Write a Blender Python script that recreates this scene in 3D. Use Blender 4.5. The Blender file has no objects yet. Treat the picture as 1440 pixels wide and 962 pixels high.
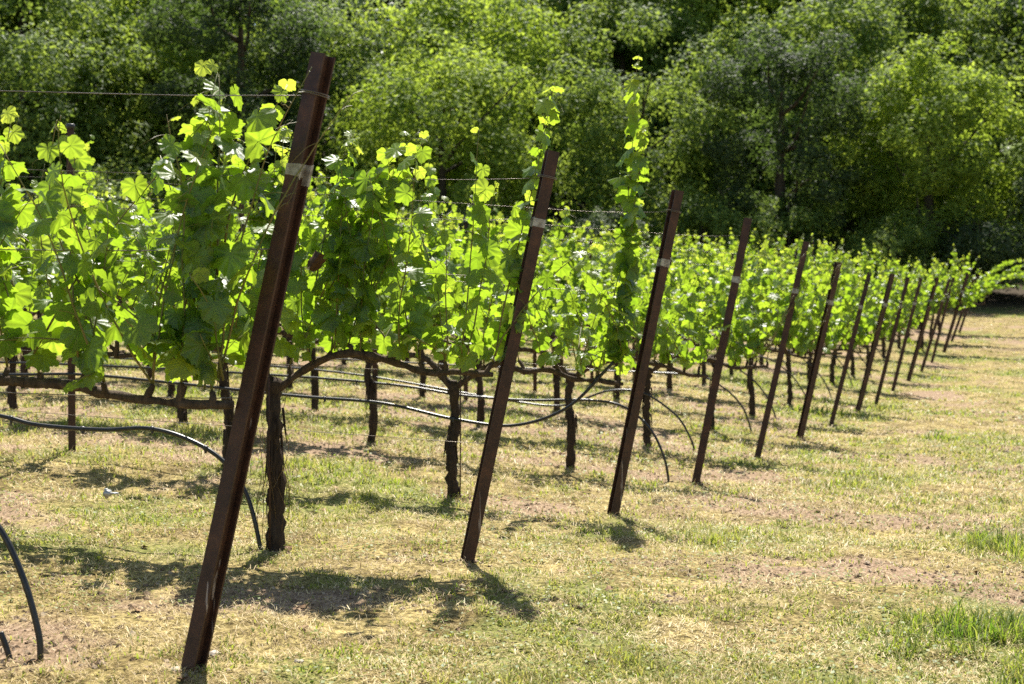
import bpy, math, random
import numpy as np
from mathutils import Vector, Matrix

C = bpy.context.scene.collection
SC = bpy.context.scene
R = math.radians
ORD = ['zeroth','first','second','third','fourth','fifth','sixth','seventh','eighth','ninth','tenth','eleventh','twelfth',
       'thirteenth','fourteenth','fifteenth','sixteenth','seventeenth','eighteenth','nineteenth','twentieth','twenty-first','twenty-second']

# ------------------------------------------------------------------ camera geometry (only used to read the survey off the photograph)
F = 2000.0; PITCH = math.atan(71 / F); CAMZ = 1.20
def at(px, py, d):
    """world point seen at photo pixel (px, py) at depth d"""
    x = (px - 720) / F * d; y = -(py - 481) / F * d
    c, s = math.cos(PITCH), math.sin(PITCH)
    return np.array([x, d * c + y * s, CAMZ - d * s + y * c])

# ------------------------------------------------------------------ noise
def _hash(ix, iy, seed):
    h = (ix.astype(np.int64) * 374761393 + iy.astype(np.int64) * 668265263 + seed * 69069) & 0xFFFFFFFF
    h = ((h ^ (h >> 13)) * 1274126177) & 0xFFFFFFFF
    return ((h ^ (h >> 16)) & 0xFFFF) / 65535.0
def vnoise(x, y, seed=0):
    x = np.asarray(x, float); y = np.asarray(y, float)
    ix = np.floor(x); iy = np.floor(y); fx = x - ix; fy = y - iy
    fx = fx * fx * (3 - 2 * fx); fy = fy * fy * (3 - 2 * fy)
    a = _hash(ix, iy, seed); b = _hash(ix + 1, iy, seed); c = _hash(ix, iy + 1, seed); d = _hash(ix + 1, iy + 1, seed)
    return (a * (1 - fx) + b * fx) * (1 - fy) + (c * (1 - fx) + d * fx) * fy
def fbm(x, y, seed=0, o=3):
    v = 0; a = .5; t = 0
    for i in range(o):
        v = v + a * vnoise(x * 2 ** i, y * 2 ** i, seed + i); t += a; a *= .5
    return v / t
def smooth(x, a, b):
    t = np.clip((np.asarray(x, float) - a) / (b - a), 0, 1); return t * t * (3 - 2 * t)

# ------------------------------------------------------------------ survey: the end posts, one per row
STEP = 1.98
def depth(n): return STEP * (n + 1.2)
BASE = [(270,948),(658,783),(861,727),(978,680),(1064,648),(1124,618),(1168,600),(1206,579),(1231,571),(1255,551),(1277,537),
        (1295,525),(1310,511),(1327,497),(1338,481),(1349,468)]
TOP = [(455,77),(777,213),(953,268),(1052,307),(1134,340),(1179,369),(1223,383),(1255,385),(1277,390),(1295,391),(1318,390),
       (1335,393),(1341,390),(1361,385),(1370,390),(1376,388)]
NROW = 16
PB = [at(*BASE[i], depth(i + 1)) for i in range(NROW)]
PT = [at(*TOP[i], depth(i + 1) - .07) for i in range(NROW)]
ROW = np.array([-1.0, .20]); ROW /= np.linalg.norm(ROW)              # along the row, away from the headland
PERP = np.array([-ROW[1], ROW[0]]);                                   # points towards the camera
if PERP[1] > 0: PERP = -PERP
LD = np.array([791 / F * STEP, STEP])                                 # one row further along the line of end posts
L0 = np.array([791 / F * depth(0) - 2731 / F * STEP, depth(0)])
_A = np.linalg.inv(np.array([LD, ROW]).T)
def to_nt(x, y):
    dx = np.asarray(x, float) - L0[0]; dy = np.asarray(y, float) - L0[1]
    return _A[0, 0] * dx + _A[0, 1] * dy, _A[1, 0] * dx + _A[1, 1] * dy
def from_nt(n, t):
    return L0[0] + n * LD[0] + t * ROW[0], L0[1] + n * LD[1] + t * ROW[1]
_ns = np.arange(-6, 60, .25)
_zb = np.array([p[2] for p in PB])
_zt = np.interp(_ns, [-6, 0] + list(range(1, 17)) + [19, 22, 30, 45, 60], [_zb[0] + .05, _zb[0] + .02] + list(_zb) + [_zb[15] + .42, _zb[15] + 1.1, _zb[15] + 5.0, _zb[15] + 15, _zb[15] + 22])
_k = np.exp(-np.linspace(-2, 2, 7) ** 2); _k /= _k.sum()
_zt = np.convolve(np.pad(_zt, 3, mode='edge'), _k, mode='valid')
def ground_z(x, y, fine=True):
    n, t = to_nt(x, y)
    z = np.interp(n, _ns, _zt)
    s = np.interp(n, [1, 2, 3, 4, 25, 40], [.035, .04, .09, .10, .10, .0])
    tp = np.clip(t, 0, 60)
    z = z + s * np.minimum(tp, 3.2) + .55 * s * np.clip(tp - 3.2, 0, 22)
    z = z + .015 * np.clip(t, -30, 0)
    if fine:
        z = z + .05 * (fbm(np.asarray(x) * .9, np.asarray(y) * .9, 5, 3) - .5)
        near = np.clip(1.2 - np.hypot(x, y) / 30, 0, 1)
        z = z + near * (.05 * (fbm(np.asarray(x) * 5, np.asarray(y) * 5, 9, 3) - .5))
    return z
def gz(x, y): return float(ground_z(np.array([x]), np.array([y]))[0])

# ------------------------------------------------------------------ object helpers
def mesh_np(name, V, faces, mat, parent=None, attrs=None, smooth_=True):
    """faces: list of integer arrays, each (M, k)"""
    me = bpy.data.meshes.new(name)
    V = np.asarray(V, np.float32); me.vertices.add(len(V)); me.vertices.foreach_set('co', V.ravel())
    faces = [np.asarray(f, np.int32) for f in faces if len(f)]
    tot = sum(f.size for f in faces); np_ = sum(len(f) for f in faces)
    me.loops.add(tot); me.polygons.add(np_)
    me.loops.foreach_set('vertex_index', np.concatenate([f.ravel() for f in faces]))
    ls = []; o = 0
    for f in faces:
        ls.append(o + np.arange(len(f)) * f.shape[1]); o += f.size
    me.polygons.foreach_set('loop_start', np.concatenate(ls).astype(np.int32))
    me.polygons.foreach_set('use_smooth', np.full(np_, smooth_, bool))
    for k, v in (attrs or {}).items():
        a = me.attributes.new(k, 'FLOAT', 'POINT'); a.data.foreach_set('value', np.asarray(v, np.float32))
    me.update(calc_edges=True); me.validate()
    if mat: me.materials.append(mat)
    ob = bpy.data.objects.new(name, me); C.objects.link(ob)
    if parent: ob.parent = parent
    return ob
def tag(o, label=None, cat=None, group=None, kind=None):
    if label: o['label'] = label
    if cat: o['category'] = cat
    if group: o['group'] = group
    if kind: o['kind'] = kind
    return o
def empty(name, loc=(0, 0, 0), rotz=0):
    o = bpy.data.objects.new(name, None); C.objects.link(o); o.location = loc; o.rotation_euler = (0, 0, rotz); o.empty_display_size = .2
    return o
def copy_tree(o):
    r = o.copy(); C.objects.link(r)
    for ch in list(o.children):
        c = ch.copy(); C.objects.link(c); c.parent = r
        for g in ch.children:
            d = g.copy(); C.objects.link(d); d.parent = c
    return r
class MB:
    """collects tubes and prisms into one mesh"""
    def __init__(s): s.V = []; s.F3 = []; s.F4 = []; s.n = 0; s.A = []
    def add(s, V, q=None, t=None, a=0.0):
        V = np.asarray(V, float)
        if q is not None and len(q): s.F4.append(np.asarray(q, int) + s.n)
        if t is not None and len(t): s.F3.append(np.asarray(t, int) + s.n)
        s.V.append(V); s.n += len(V); s.A.append(np.full(len(V), a))
    def tube(s, P, rad, sides=8, cap=True, rough=0.0, rng=None):
        P = np.asarray(P, float); m = len(P)
        rad = np.broadcast_to(np.asarray(rad, float), (m,))
        T = np.gradient(P, axis=0); T /= np.linalg.norm(T, axis=1)[:, None] + 1e-9
        u = np.cross(T[0], [0, 0, 1.0]);
        if np.linalg.norm(u) < .1: u = np.cross(T[0], [1.0, 0, 0])
        u /= np.linalg.norm(u); rings = []
        a = np.arange(sides) / sides * 2 * np.pi
        for i in range(m):
            u = u - T[i] * u.dot(T[i]); u /= np.linalg.norm(u) + 1e-9
            w = np.cross(T[i], u); r = rad[i]
            rr = np.full(sides, r)
            if rough and rng is not None: rr = r * (1 + rough * rng.uniform(-1, 1, sides))
            rings.append(P[i] + (np.cos(a) * rr)[:, None] * u + (np.sin(a) * rr)[:, None] * w)
        V = np.concatenate(rings); q = []
        j = np.arange(sides); k = (j + 1) % sides
        for i in range(m - 1):
            q.append(np.stack([i * sides + j, i * sides + k, (i + 1) * sides + k, (i + 1) * sides + j], 1))
        t = None
        if cap:
            V = np.concatenate([V, P[:1], P[-1:]]); c0 = m * sides; c1 = c0 + 1
            t = np.concatenate([np.stack([k, j, np.full(sides, c0)], 1), np.stack([(m - 1) * sides + j, (m - 1) * sides + k, np.full(sides, c1)], 1)])
        s.add(V, np.concatenate(q), t)
    def prism(s, outline, P0, P1, ux, uy, dz0=None, dz1=None):
        """outline (k,2) swept from P0 to P1 (ux, uy = section axes); fan caps from the centre of a convex-ish outline"""
        O = np.asarray(outline, float); k = len(O); ax = (P1 - P0) / np.linalg.norm(P1 - P0)
        A = P0 + O[:, :1] * ux + O[:, 1:] * uy; B = P1 + O[:, :1] * ux + O[:, 1:] * uy
        if dz0 is not None: A = A + np.asarray(dz0)[:, None] * ax
        if dz1 is not None: B = B + np.asarray(dz1)[:, None] * ax
        V = np.concatenate([A, B]); j = np.arange(k); n = (j + 1) % k
        s.add(V, np.stack([j, n, k + n, k + j], 1))
        return s
    def build(s, name, mat, parent=None, smooth_=True):
        return mesh_np(name, np.concatenate(s.V), [np.concatenate(f) for f in (s.F4, s.F3) if f], mat, parent, None, smooth_)
def catmull(P, k=8):
    P = np.asarray(P, float); Q = np.concatenate([[2 * P[0] - P[1]], P, [2 * P[-1] - P[-2]]]); out = []
    for i in range(1, len(Q) - 2):
        t = np.linspace(0, 1, k, endpoint=False)[:, None]
        a, b, c, d = Q[i - 1], Q[i], Q[i + 1], Q[i + 2]
        out.append(.5 * ((2 * b) + (c - a) * t + (2 * a - 5 * b + 4 * c - d) * t ** 2 + (3 * b - a - 3 * c + d) * t ** 3))
    return np.concatenate(out + [P[-1:]])

# ------------------------------------------------------------------ materials
class NT:
    def __init__(s, name):
        s.m = bpy.data.materials.new(name); s.m.use_nodes = True; s.t = s.m.node_tree; s.t.nodes.clear()
        s.out = s.n('ShaderNodeOutputMaterial')
    def n(s, typ, **kw):
        nd = s.t.nodes.new(typ)
        for k, v in kw.items():
            if hasattr(nd, k): setattr(nd, k, v)
            else: nd.inputs[k.replace('_', ' ')].default_value = v
        return nd
    def l(s, a, b): s.t.links.new(a, b)
    def noise(s, scale, detail=4, rough=.55, coord='Object', vec_scale=None):
        tc = s.n('ShaderNodeTexCoord'); nz = s.n('ShaderNodeTexNoise'); nz.inputs['Scale'].default_value = scale
        nz.inputs['Detail'].default_value = detail; nz.inputs['Roughness'].default_value = rough
        if vec_scale:
            mp = s.n('ShaderNodeMapping'); mp.inputs['Scale'].default_value = vec_scale; s.l(tc.outputs[coord], mp.inputs[0]); s.l(mp.outputs[0], nz.inputs['Vector'])
        else: s.l(tc.outputs[coord], nz.inputs['Vector'])
        return nz.outputs['Fac']
    def ramp(s, fac, stops):
        r = s.n('ShaderNodeValToRGB'); e = r.color_ramp.elements
        while len(e) < len(stops): e.new(.5)
        for i, (p, c) in enumerate(stops): e[i].position = p; e[i].color = (*c, 1)
        s.l(fac, r.inputs[0]); return r.outputs[0]
    def mix(s, fac, a, b, mode='MIX'):
        m = s.n('ShaderNodeMix', data_type='RGBA', blend_type=mode)
        for sock, v in ((m.inputs[0], fac), (m.inputs[6], a), (m.inputs[7], b)):
            if isinstance(v, (int, float)): sock.default_value = v
            elif isinstance(v, tuple): sock.default_value = (*v, 1)
            else: s.l(v, sock)
        return m.outputs[2]
    def attr(s, name): return s.n('ShaderNodeAttribute', attribute_name=name).outputs['Fac']
    def principled(s, col, rough=.7, spec=.3, bump=None, bstr=.3, bdist=.01, metal=0):
        p = s.n('ShaderNodeBsdfPrincipled')
        if isinstance(col, tuple): p.inputs['Base Color'].default_value = (*col, 1)
        else: s.l(col, p.inputs['Base Color'])
        p.inputs['Roughness'].default_value = rough; p.inputs['Specular IOR Level'].default_value = spec; p.inputs['Metallic'].default_value = metal
        if bump is not None:
            b = s.n('ShaderNodeBump'); b.inputs['Strength'].default_value = bstr; b.inputs['Distance'].default_value = bdist
            s.l(bump, b.inputs['Height']); s.l(b.outputs[0], p.inputs['Normal'])
        return p
    def done(s, sh): s.l(sh.outputs[0], s.out.inputs[0]); return s.m
def leaf_mat(name, refl, trans, fac=.5, rough=.42, spec=.45, attr='tint', noise_scale=None):
    t = NT(name); a = t.attr(attr)
    rc = t.ramp(a, refl); tcx = t.ramp(a, trans)
    bump = t.noise(noise_scale, 2) if noise_scale else None
    p = t.principled(rc, rough, spec, bump, .35, .004)
    tr = t.n('ShaderNodeBsdfTranslucent'); t.l(tcx, tr.inputs['Color'])
    mx = t.n('ShaderNodeMixShader'); mx.inputs[0].default_value = fac
    t.l(p.outputs[0], mx.inputs[1]); t.l(tr.outputs[0], mx.inputs[2])
    return t.done(mx)
M = {}
def vine_leaf():
    t = NT('vine_leaf'); a = t.attr('tint'); lx = t.attr('lx'); ly = t.attr('ly')
    def math_(op, x, y=None):
        n = t.n('ShaderNodeMath', operation=op)
        for i_, v in enumerate((x, y)):
            if v is None: continue
            if isinstance(v, (int, float)): n.inputs[i_].default_value = v
            else: t.l(v, n.inputs[i_])
        return n.outputs[0]
    ax = math_('ABSOLUTE', lx); best = None                                   # distance to the nearest of the five main veins
    for deg in (0, 52, 108):
        A = math.radians(deg); d = math_('ABSOLUTE', math_('SUBTRACT', math_('MULTIPLY', ax, math.cos(A)), math_('MULTIPLY', ly, math.sin(A))))
        al = math_('ADD', math_('MULTIPLY', ax, math.sin(A)), math_('MULTIPLY', ly, math.cos(A)))
        d = math_('ADD', d, math_('MULTIPLY', math_('LESS_THAN', al, 0.0), 9.0))
        best = d if best is None else math_('MINIMUM', best, d)
    vein = t.ramp(best, [(.012, (1, 1, 1)), (.045, (0, 0, 0))])
    blot = t.noise(28, 4, .6)
    rc = t.ramp(a, [(0, (.055, .115, .028)), (.6, (.09, .165, .032)), (1, (.18, .25, .045))])
    tc = t.ramp(a, [(0, (.25, .42, .018)), (.6, (.38, .55, .03)), (1, (.54, .64, .06))])
    bl = t.ramp(blot, [(.3, (.72, .74, .70)), (.7, (1.12, 1.10, 1.0))])
    rc = t.mix(1.0, rc, bl, 'MULTIPLY'); tc = t.mix(1.0, tc, bl, 'MULTIPLY')
    rc = t.mix(t.mix(.55, (0, 0, 0), vein), rc, (.20, .26, .07)); tc = t.mix(t.mix(.6, (0, 0, 0), vein), tc, (.16, .26, .02))
    bump = t.noise(70, 3)
    p = t.principled(rc, .42, .72, bump, .4, .004); tr = t.n('ShaderNodeBsdfTranslucent'); t.l(tc, tr.inputs['Color'])
    mx = t.n('ShaderNodeMixShader'); mx.inputs[0].default_value = .56; t.l(p.outputs[0], mx.inputs[1]); t.l(tr.outputs[0], mx.inputs[2])
    return t.done(mx)
M['vine_leaf'] = vine_leaf()
M['oak_leaf'] = leaf_mat('oak_leaf', [(0, (.050, .088, .020)), (.5, (.105, .165, .034)), (1, (.19, .26, .06))], [(0, (.20, .30, .035)), (1, (.50, .62, .09))], .42, .6, .16)
M['bay_leaf'] = leaf_mat('bay_leaf', [(0, (.09, .14, .026)), (.5, (.175, .245, .042)), (1, (.30, .37, .075))], [(0, (.26, .38, .03)), (1, (.56, .68, .08))], .48, .6, .16)
M['dark_leaf'] = leaf_mat('dark_leaf', [(0, (.025, .042, .018)), (.5, (.045, .072, .026)), (1, (.085, .12, .045))], [(0, (.08, .14, .022)), (1, (.24, .36, .06))], .36, .6, .18)
M['grey_leaf'] = leaf_mat('grey_leaf', [(0, (.08, .11, .05)), (.5, (.15, .20, .10)), (1, (.27, .33, .19))], [(0, (.18, .26, .07)), (1, (.44, .54, .20))], .42, .5, .32)
M['grass'] = leaf_mat('grass_blade', [(0, (.09, .14, .025)), (.5, (.19, .23, .04)), (1, (.38, .34, .12))],
                      [(0, (.14, .28, .02)), (.5, (.34, .42, .04)), (1, (.5, .42, .13))], .45, .5, .3)
M['straw'] = leaf_mat('straw', [(0, (.20, .125, .05)), (.5, (.45, .33, .14)), (1, (.68, .56, .31))],
                      [(0, (.25, .17, .07)), (1, (.5, .42, .22))], .2, .55, .3)
def bark(name, a, b, sc=18):
    t = NT(name); n = t.noise(sc, 6, .65, vec_scale=(1, 1, .18))
    return t.done(t.principled(t.ramp(n, [(.3, a), (.7, b)]), .9, .2, n, .9, .02))
M['vine_bark'] = bark('vine_bark', (.022, .015, .011), (.085, .058, .04), 45)
M['cordon'] = bark('cordon_bark', (.035, .024, .017), (.13, .092, .062), 45)
M['tree_bark'] = bark('tree_bark', (.03, .022, .016), (.10, .08, .06), 6)
t = NT('green_stem'); M['stem'] = t.done(t.principled(t.ramp(t.noise(8, 2), [(.3, (.10, .13, .03)), (.7, (.22, .16, .05))]), .5, .4))
def rust(name, streak):
    t = NT(name); n = t.noise(14, 6, .7); n2 = t.noise(60, 3, .6)
    c = t.ramp(n, [(.25, (.020, .010, .007)), (.5, (.056, .024, .014)), (.75, (.115, .048, .025))])
    c = t.mix(t.ramp(n2, [(.55, (0, 0, 0)), (.75, (1, 1, 1))]), c, (.065, .034, .02))
    if streak:
        s = t.noise(26, 3, .5, vec_scale=(1, 1, .07)); k = t.ramp(s, [(.685, (0, 0, 0)), (.72, (1, 1, 1))])
        c = t.mix(k, c, (.36, .29, .25))
    return t.done(t.principled(c, .62, .4, n2, .25, .004))
M['rust'] = rust('rusty_steel', False); M['rust_streaked'] = rust('rusty_steel_streaked', True)
t = NT('tape'); M['tape'] = t.done(t.principled(t.ramp(t.noise(40, 4), [(.35, (.20, .17, .14)), (.65, (.46, .43, .38))]), .55, .4))
t = NT('cap_plastic'); M['cap'] = t.done(t.principled((.03, .03, .032), .45, .5))
t = NT('black_poly_hose'); M['hose'] = t.done(t.principled(t.ramp(t.noise(25, 4), [(.4, (.012, .012, .013)), (.8, (.045, .042, .038))]), .36, .5))
t = NT('galvanised_wire'); M['wire'] = t.done(t.principled(t.ramp(t.noise(6, 3), [(.35, (.07, .05, .035)), (.65, (.22, .19, .15))]), .4, .5, metal=.7))
t = NT('galvanised_metal'); M['galv'] = t.done(t.principled(t.ramp(t.noise(60, 3), [(.3, (.3, .3, .29)), (.7, (.5, .5, .48))]), .45, .5, metal=.6))
t = NT('pale_stone'); n = t.noise(30, 5); M['stone'] = t.done(t.principled(t.ramp(n, [(.3, (.32, .27, .22)), (.7, (.6, .54, .46))]), .9, .2, n, .5, .01))
t = NT('dead_leaf'); M['dead_leaf'] = t.done(t.principled(t.ramp(t.noise(30, 3), [(.3, (.05, .028, .015)), (.7, (.11, .06, .03))]), .8, .2))
t = NT('litter_leaf'); M['litter_leaf'] = t.done(t.principled(t.ramp(t.noise(9, 3), [(.3, (.10, .055, .028)), (.7, (.34, .22, .12))]), .85, .2))
t = NT('clod'); M['clod'] = t.done(t.principled(t.ramp(t.attr('tint'), [(0, (.10, .065, .04)), (.6, (.28, .20, .13)), (1, (.45, .36, .25))]), .95, .1))
# ground: dry clippings, pinkish bare soil and thin moss-green growth
t = NT('dry_ground')
big = t.noise(.55, 5, .6); mid = t.noise(3.5, 6, .65); fin = t.noise(38, 6, .7); sl = t.noise(70, 5, .7, vec_scale=(1, .35, 1))
straw = t.ramp(fin, [(.30, (.05, .036, .016)), (.44, (.17, .13, .048)), (.58, (.41, .325, .13)), (.8, (.66, .55, .28))])
soil = t.ramp(sl, [(.3, (.06, .04, .024)), (.5, (.25, .165, .11)), (.72, (.46, .345, .245))])
green = t.ramp(fin, [(.3, (.05, .065, .014)), (.55, (.16, .19, .04)), (.8, (.33, .34, .10))])
soilmask = t.ramp(t.attr('bare'), [(.3, (0, 0, 0)), (.8, (.85, .85, .85))])
greenmask = t.ramp(t.attr('green'), [(.25, (0, 0, 0)), (.75, (.75, .75, .75))])
pat = t.ramp(mid, [(.36, (.42, .38, .34)), (.56, (1, 1, 1)), (.75, (1.12, 1.10, 1.06))]); straw = t.mix(1.0, straw, pat, 'MULTIPLY')
c = t.mix(greenmask, straw, green); c = t.mix(soilmask, c, soil)
litter = t.ramp(fin, [(.3, (.02, .016, .01)), (.7, (.085, .062, .038))])
c = t.mix(t.attr('wood'), c, litter)
bn = t.mix(.5, fin, mid)
M['ground'] = t.done(t.principled(c, .95, .12, bn, .8, .04))

# ------------------------------------------------------------------ ground sheet
def green_mask(x, y):
    """where the living grass is (plan position)"""
    n, tt = to_nt(x, y)
    g = fbm(x * .8, y * .8, 21, 3) * .75 + fbm(x * 3, y * 3, 33, 2) * .35
    g = g - .04
    cl = smooth(fbm(x * 5.5, y * 5.5, 19, 2), .40, .58)
    g = g + .34 * cl * np.exp(-((x - 1.64) / .44) ** 2 - ((y - 4.65) / .78) ** 2)  # tall tufts at the path's edge
    g = g + .40 * (.35 + .65 * cl) * np.exp(-((x - 2.45) / .50) ** 2 - ((y - 7.0) / .50) ** 2)  # green strip on the right
    g = g + .16 * cl * np.exp(-((x - 3.4) / .5) ** 2 - ((y - 9.0) / 1.2) ** 2)
    g = g + .12 * np.exp(-((x - 0) / .8) ** 2 - ((y - 4.4) / .5) ** 2)
    g = g + .02 * smooth(tt, 0, 1.2)                                              # a little greener between the vines
    return g
def bare_mask(x, y):
    n, tt = to_nt(x, y)
    b = fbm(x * 1.1 + 7, y * 1.1, 57, 3)
    b = b + .46 * np.exp(-((x - 1.45) / .42) ** 2 - ((y - 6.1) / .40) ** 2)
    b = b + .40 * np.exp(-((x - 2.0) / .25) ** 2 - ((y - 5.55) / .3) ** 2)
    b = b + .20 * np.exp(-((tt + 2.6) / .6) ** 2) * smooth(n, 4, 7)               # wheel track along the headland
    fr = np.abs((n + .5) % 1 - .5)
    b = b + .16 * np.exp(-(fr / .13) ** 2) * smooth(tt, -.3, .3)                   # hoed strip under the vines
    return b
NA, NR_ = 720, 330
rad = np.concatenate([[0.01], np.geomspace(.5, 520, NR_ - 1)])
aa = np.arange(NA) / NA * 2 * np.pi
gx = (rad[:, None] * np.sin(aa)).ravel(); gy = (rad[:, None] * np.cos(aa)).ravel()
zz = ground_z(gx, gy)
i = np.arange(NR_ - 1)[:, None] * NA; j = np.arange(NA)[None]; k = (j + 1) % NA
q = np.stack([i + j, i + NA + j, i + NA + k, i + k], -1).reshape(-1, 4)
nn, ttt = to_nt(gx, gy)
wood = smooth(nn + .08 * ttt, 18.3, 20.2)
gr = mesh_np('ground', np.stack([gx, gy, zz], 1), [q], M['ground'], None,
             {'green': smooth(green_mask(gx, gy), .42, .75), 'bare': smooth(bare_mask(gx, gy) + .30 * (fbm(gx * 6, gy * 6, 15, 3) - .5), .52, .80), 'wood': wood})
tag(gr, 'dry mown headland and vineyard floor rising to the wooded hillside', 'ground', kind='structure')

# ------------------------------------------------------------------ grass and clippings (uncountable)
def blades(name, N, seed, kind, mat, label, cat):
    g = np.random.default_rng(seed)
    r = np.exp(g.uniform(np.log(2.6), np.log(46), N)); a = g.uniform(-.62, .62, N)
    x = r * np.sin(a); y = r * np.cos(a)
    gm = green_mask(x, y); bm = bare_mask(x, y)
    n, tt = to_nt(x, y)
    ok = n < 19.5
    xb, yb = None, None
    if kind == 'grass':
        p = smooth(gm, .30, .74) * (1 - .75 * smooth(bm, .58, .8)); ok &= g.uniform(0, 1, N) < p + .03
        cl = fbm(x * 11, y * 11, 77, 2); ok &= cl > .46 - .16 * smooth(gm, .6, .9)
    else:
        p = (1 - .85 * smooth(bm, .6, .85)) * (.35 + .65 * smooth(fbm(x * 5, y * 5, 47, 3), .36, .55)); ok &= g.uniform(0, 1, N) < p
    x, y, r, gm, bm = x[ok], y[ok], r[ok], gm[ok], bm[ok]
    if kind == 'grass':                                                       # taller growth the mower cannot reach, at the feet of posts and trunks
        ft = []
        for q in range(9):
            ft.append((PB[q][:2], 22))
            for kx_ in range(2): ft.append((PB[q][:2] + ROW * (.92 + 1.5 * kx_), 55))
        ex = np.concatenate([p_ + g.normal(0, .055, (m_, 2)) for p_, m_ in ft])
        # loose single tufts over the headland
        tn = g.uniform(0, 9, 260); tq = g.uniform(-5, 5, 260); tx_, ty_ = from_nt(tn, tq)
        ex2 = np.concatenate([np.array([a_, b_]) + g.normal(0, .03 + .02 * (q % 3), (34, 2)) for q, (a_, b_) in enumerate(zip(tx_, ty_))])
        ex = np.concatenate([ex, ex2]); ex = ex[ex[:, 1] > 2.5]
        x = np.concatenate([x, ex[:, 0]]); y = np.concatenate([y, ex[:, 1]]); r = np.hypot(x, y); gm = np.concatenate([gm, np.full(len(ex), .62)]); bm = np.concatenate([bm, np.zeros(len(ex))])
    n_ = len(x)
    z = ground_z(x, y)
    ph = g.uniform(0, 2 * np.pi, n_); far = np.maximum(1, r / 6.0)
    if kind == 'grass':
        tall = (.5 + 1.3 * smooth(gm, .62, 1.0)) * (.55 + .9 * fbm(x * 4, y * 4, 91, 2)) * (1 + 1.3 * np.exp(-((x - 1.62) / .40) ** 2 - ((y - 4.7) / .7) ** 2) * (fbm(x * 6, y * 6, 92, 2) > .5))
        L = g.uniform(.02, .07, n_) * tall * np.minimum(far, 1.6); w = g.uniform(.0016, .0034, n_) * far
        lean = g.uniform(.1, .9, n_)
        tint = np.clip(g.normal(.66, .2, n_) + .5 * (fbm(x * 1.5, y * 1.5, 44, 2) - .5) - .40 * smooth(gm, .70, 1.0), 0, 1)
    else:
        L = g.uniform(.012, .06, n_) * np.minimum(far, 1.7); w = g.uniform(.0005, .0012, n_) * far * g.choice([.7, 1, 1, 1.6], n_)
        lean = g.uniform(.6, 5.0, n_)
        fb = fbm(x * 3.2, y * 3.2, 46, 3); tint = np.clip(g.normal(.50, .22, n_) + 1.1 * (fb - .5), 0, 1)
    d = np.stack([np.cos(ph) * lean, np.sin(ph) * lean, np.ones(n_)], 1); d /= np.linalg.norm(d, axis=1)[:, None]
    s = np.stack([-np.sin(ph), np.cos(ph), np.zeros(n_)], 1)
    b = np.stack([x, y, z - .004], 1)
    if kind != 'grass': b[:, 2] += g.uniform(0, .018, n_)
    bend = np.stack([np.cos(ph), np.sin(ph), np.zeros(n_)], 1) * (L * (g.uniform(.1, .5, n_) if kind == 'grass' else g.uniform(-.15, .15, n_)))[:, None]
    mid = b + d * (L * .55)[:, None]; tip = b + d * L[:, None] + bend
    tip[:, 2] -= np.where(kind == 'grass', .12, .25) * L
    if kind != 'grass':
        tip[:, 2] = np.maximum(tip[:, 2], ground_z(tip[:, 0], tip[:, 1]) + .002)
    V = np.stack([b - s * w[:, None], b + s * w[:, None], mid + s * (w * .8)[:, None], mid - s * (w * .8)[:, None], tip], 1).reshape(-1, 3)
    o = np.arange(n_) * 5
    Q = np.stack([o, o + 1, o + 2, o + 3], 1); T = np.stack([o + 3, o + 2, o + 4], 1)
    ob = mesh_np(name, V, [Q, T], mat, None, {'tint': np.repeat(tint, 5)})
    tag(ob, label, cat, kind='stuff')
blades('dry_clippings', 640000, 1, 'straw', M['straw'], 'pale mown grass clippings strewn over the dry ground', 'dry grass')
blades('grass', 700000, 2, 'grass', M['grass'], 'sparse green and yellowing grass tufts among the clippings', 'grass')
# small broad-leaved weeds, as ground cover
g = np.random.default_rng(5); N = 90000
r = np.exp(g.uniform(np.log(2.8), np.log(22), N)); a = g.uniform(-.6, .6, N); x = r * np.sin(a); y = r * np.cos(a)
ok = (fbm(x * 2.2, y * 2.2, 64, 3) + .25 * (green_mask(x, y) - .5)) > .52
x, y, r = x[ok], y[ok], r[ok]; n_ = len(x); ph = g.uniform(0, 6.28, n_); w = g.uniform(.004, .010, n_) * np.maximum(1, r / 7); z = ground_z(x, y) + g.uniform(.004, .03, n_)
u = np.stack([np.cos(ph), np.sin(ph), g.uniform(-.4, .4, n_)], 1) * w[:, None]; v = np.stack([-np.sin(ph), np.cos(ph), g.uniform(-.4, .4, n_)], 1) * (w * .75)[:, None]
b = np.stack([x, y, z], 1)
V = np.stack([b - u, b - v, b + u, b + v], 1).reshape(-1, 3); o = np.arange(n_) * 4
tag(mesh_np('ground_cover', V, [np.stack([o, o + 1, o + 2, o + 3], 1)], M['grass'], None, {'tint': np.repeat(np.clip(g.normal(.45, .18, n_), 0, 1), 4)}),
    'tiny yellow-green broad-leaved weeds in patches on the ground', 'weeds', kind='stuff')

# clods of crumbled soil and scraps of dead leaf on the bare patches
g = np.random.default_rng(6); N = 60000
r = np.exp(g.uniform(np.log(2.8), np.log(20), N)); a = g.uniform(-.6, .6, N); x = r * np.sin(a); y = r * np.cos(a)
ok = bare_mask(x, y) + .3 * (fbm(x * 6, y * 6, 15, 3) - .5) > .60
x, y = x[ok], y[ok]
for q in range(8):                                                            # disturbed soil at the feet of posts and trunks
    for p_ in (PB[q][:2], PB[q][:2] + ROW * .92, PB[q][:2] + ROW * 2.42):
        e_ = p_ + g.normal(0, .07, (90, 2)); e_ = e_[e_[:, 1] > 2]; x = np.concatenate([x, e_[:, 0]]); y = np.concatenate([y, e_[:, 1]])
r = np.hypot(x, y); n_ = len(x); sz = g.uniform(.003, .012, n_) * g.choice([.7, 1, 1.7], n_, p=[.5, .4, .1]) * np.maximum(1, r / 9)
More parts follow.
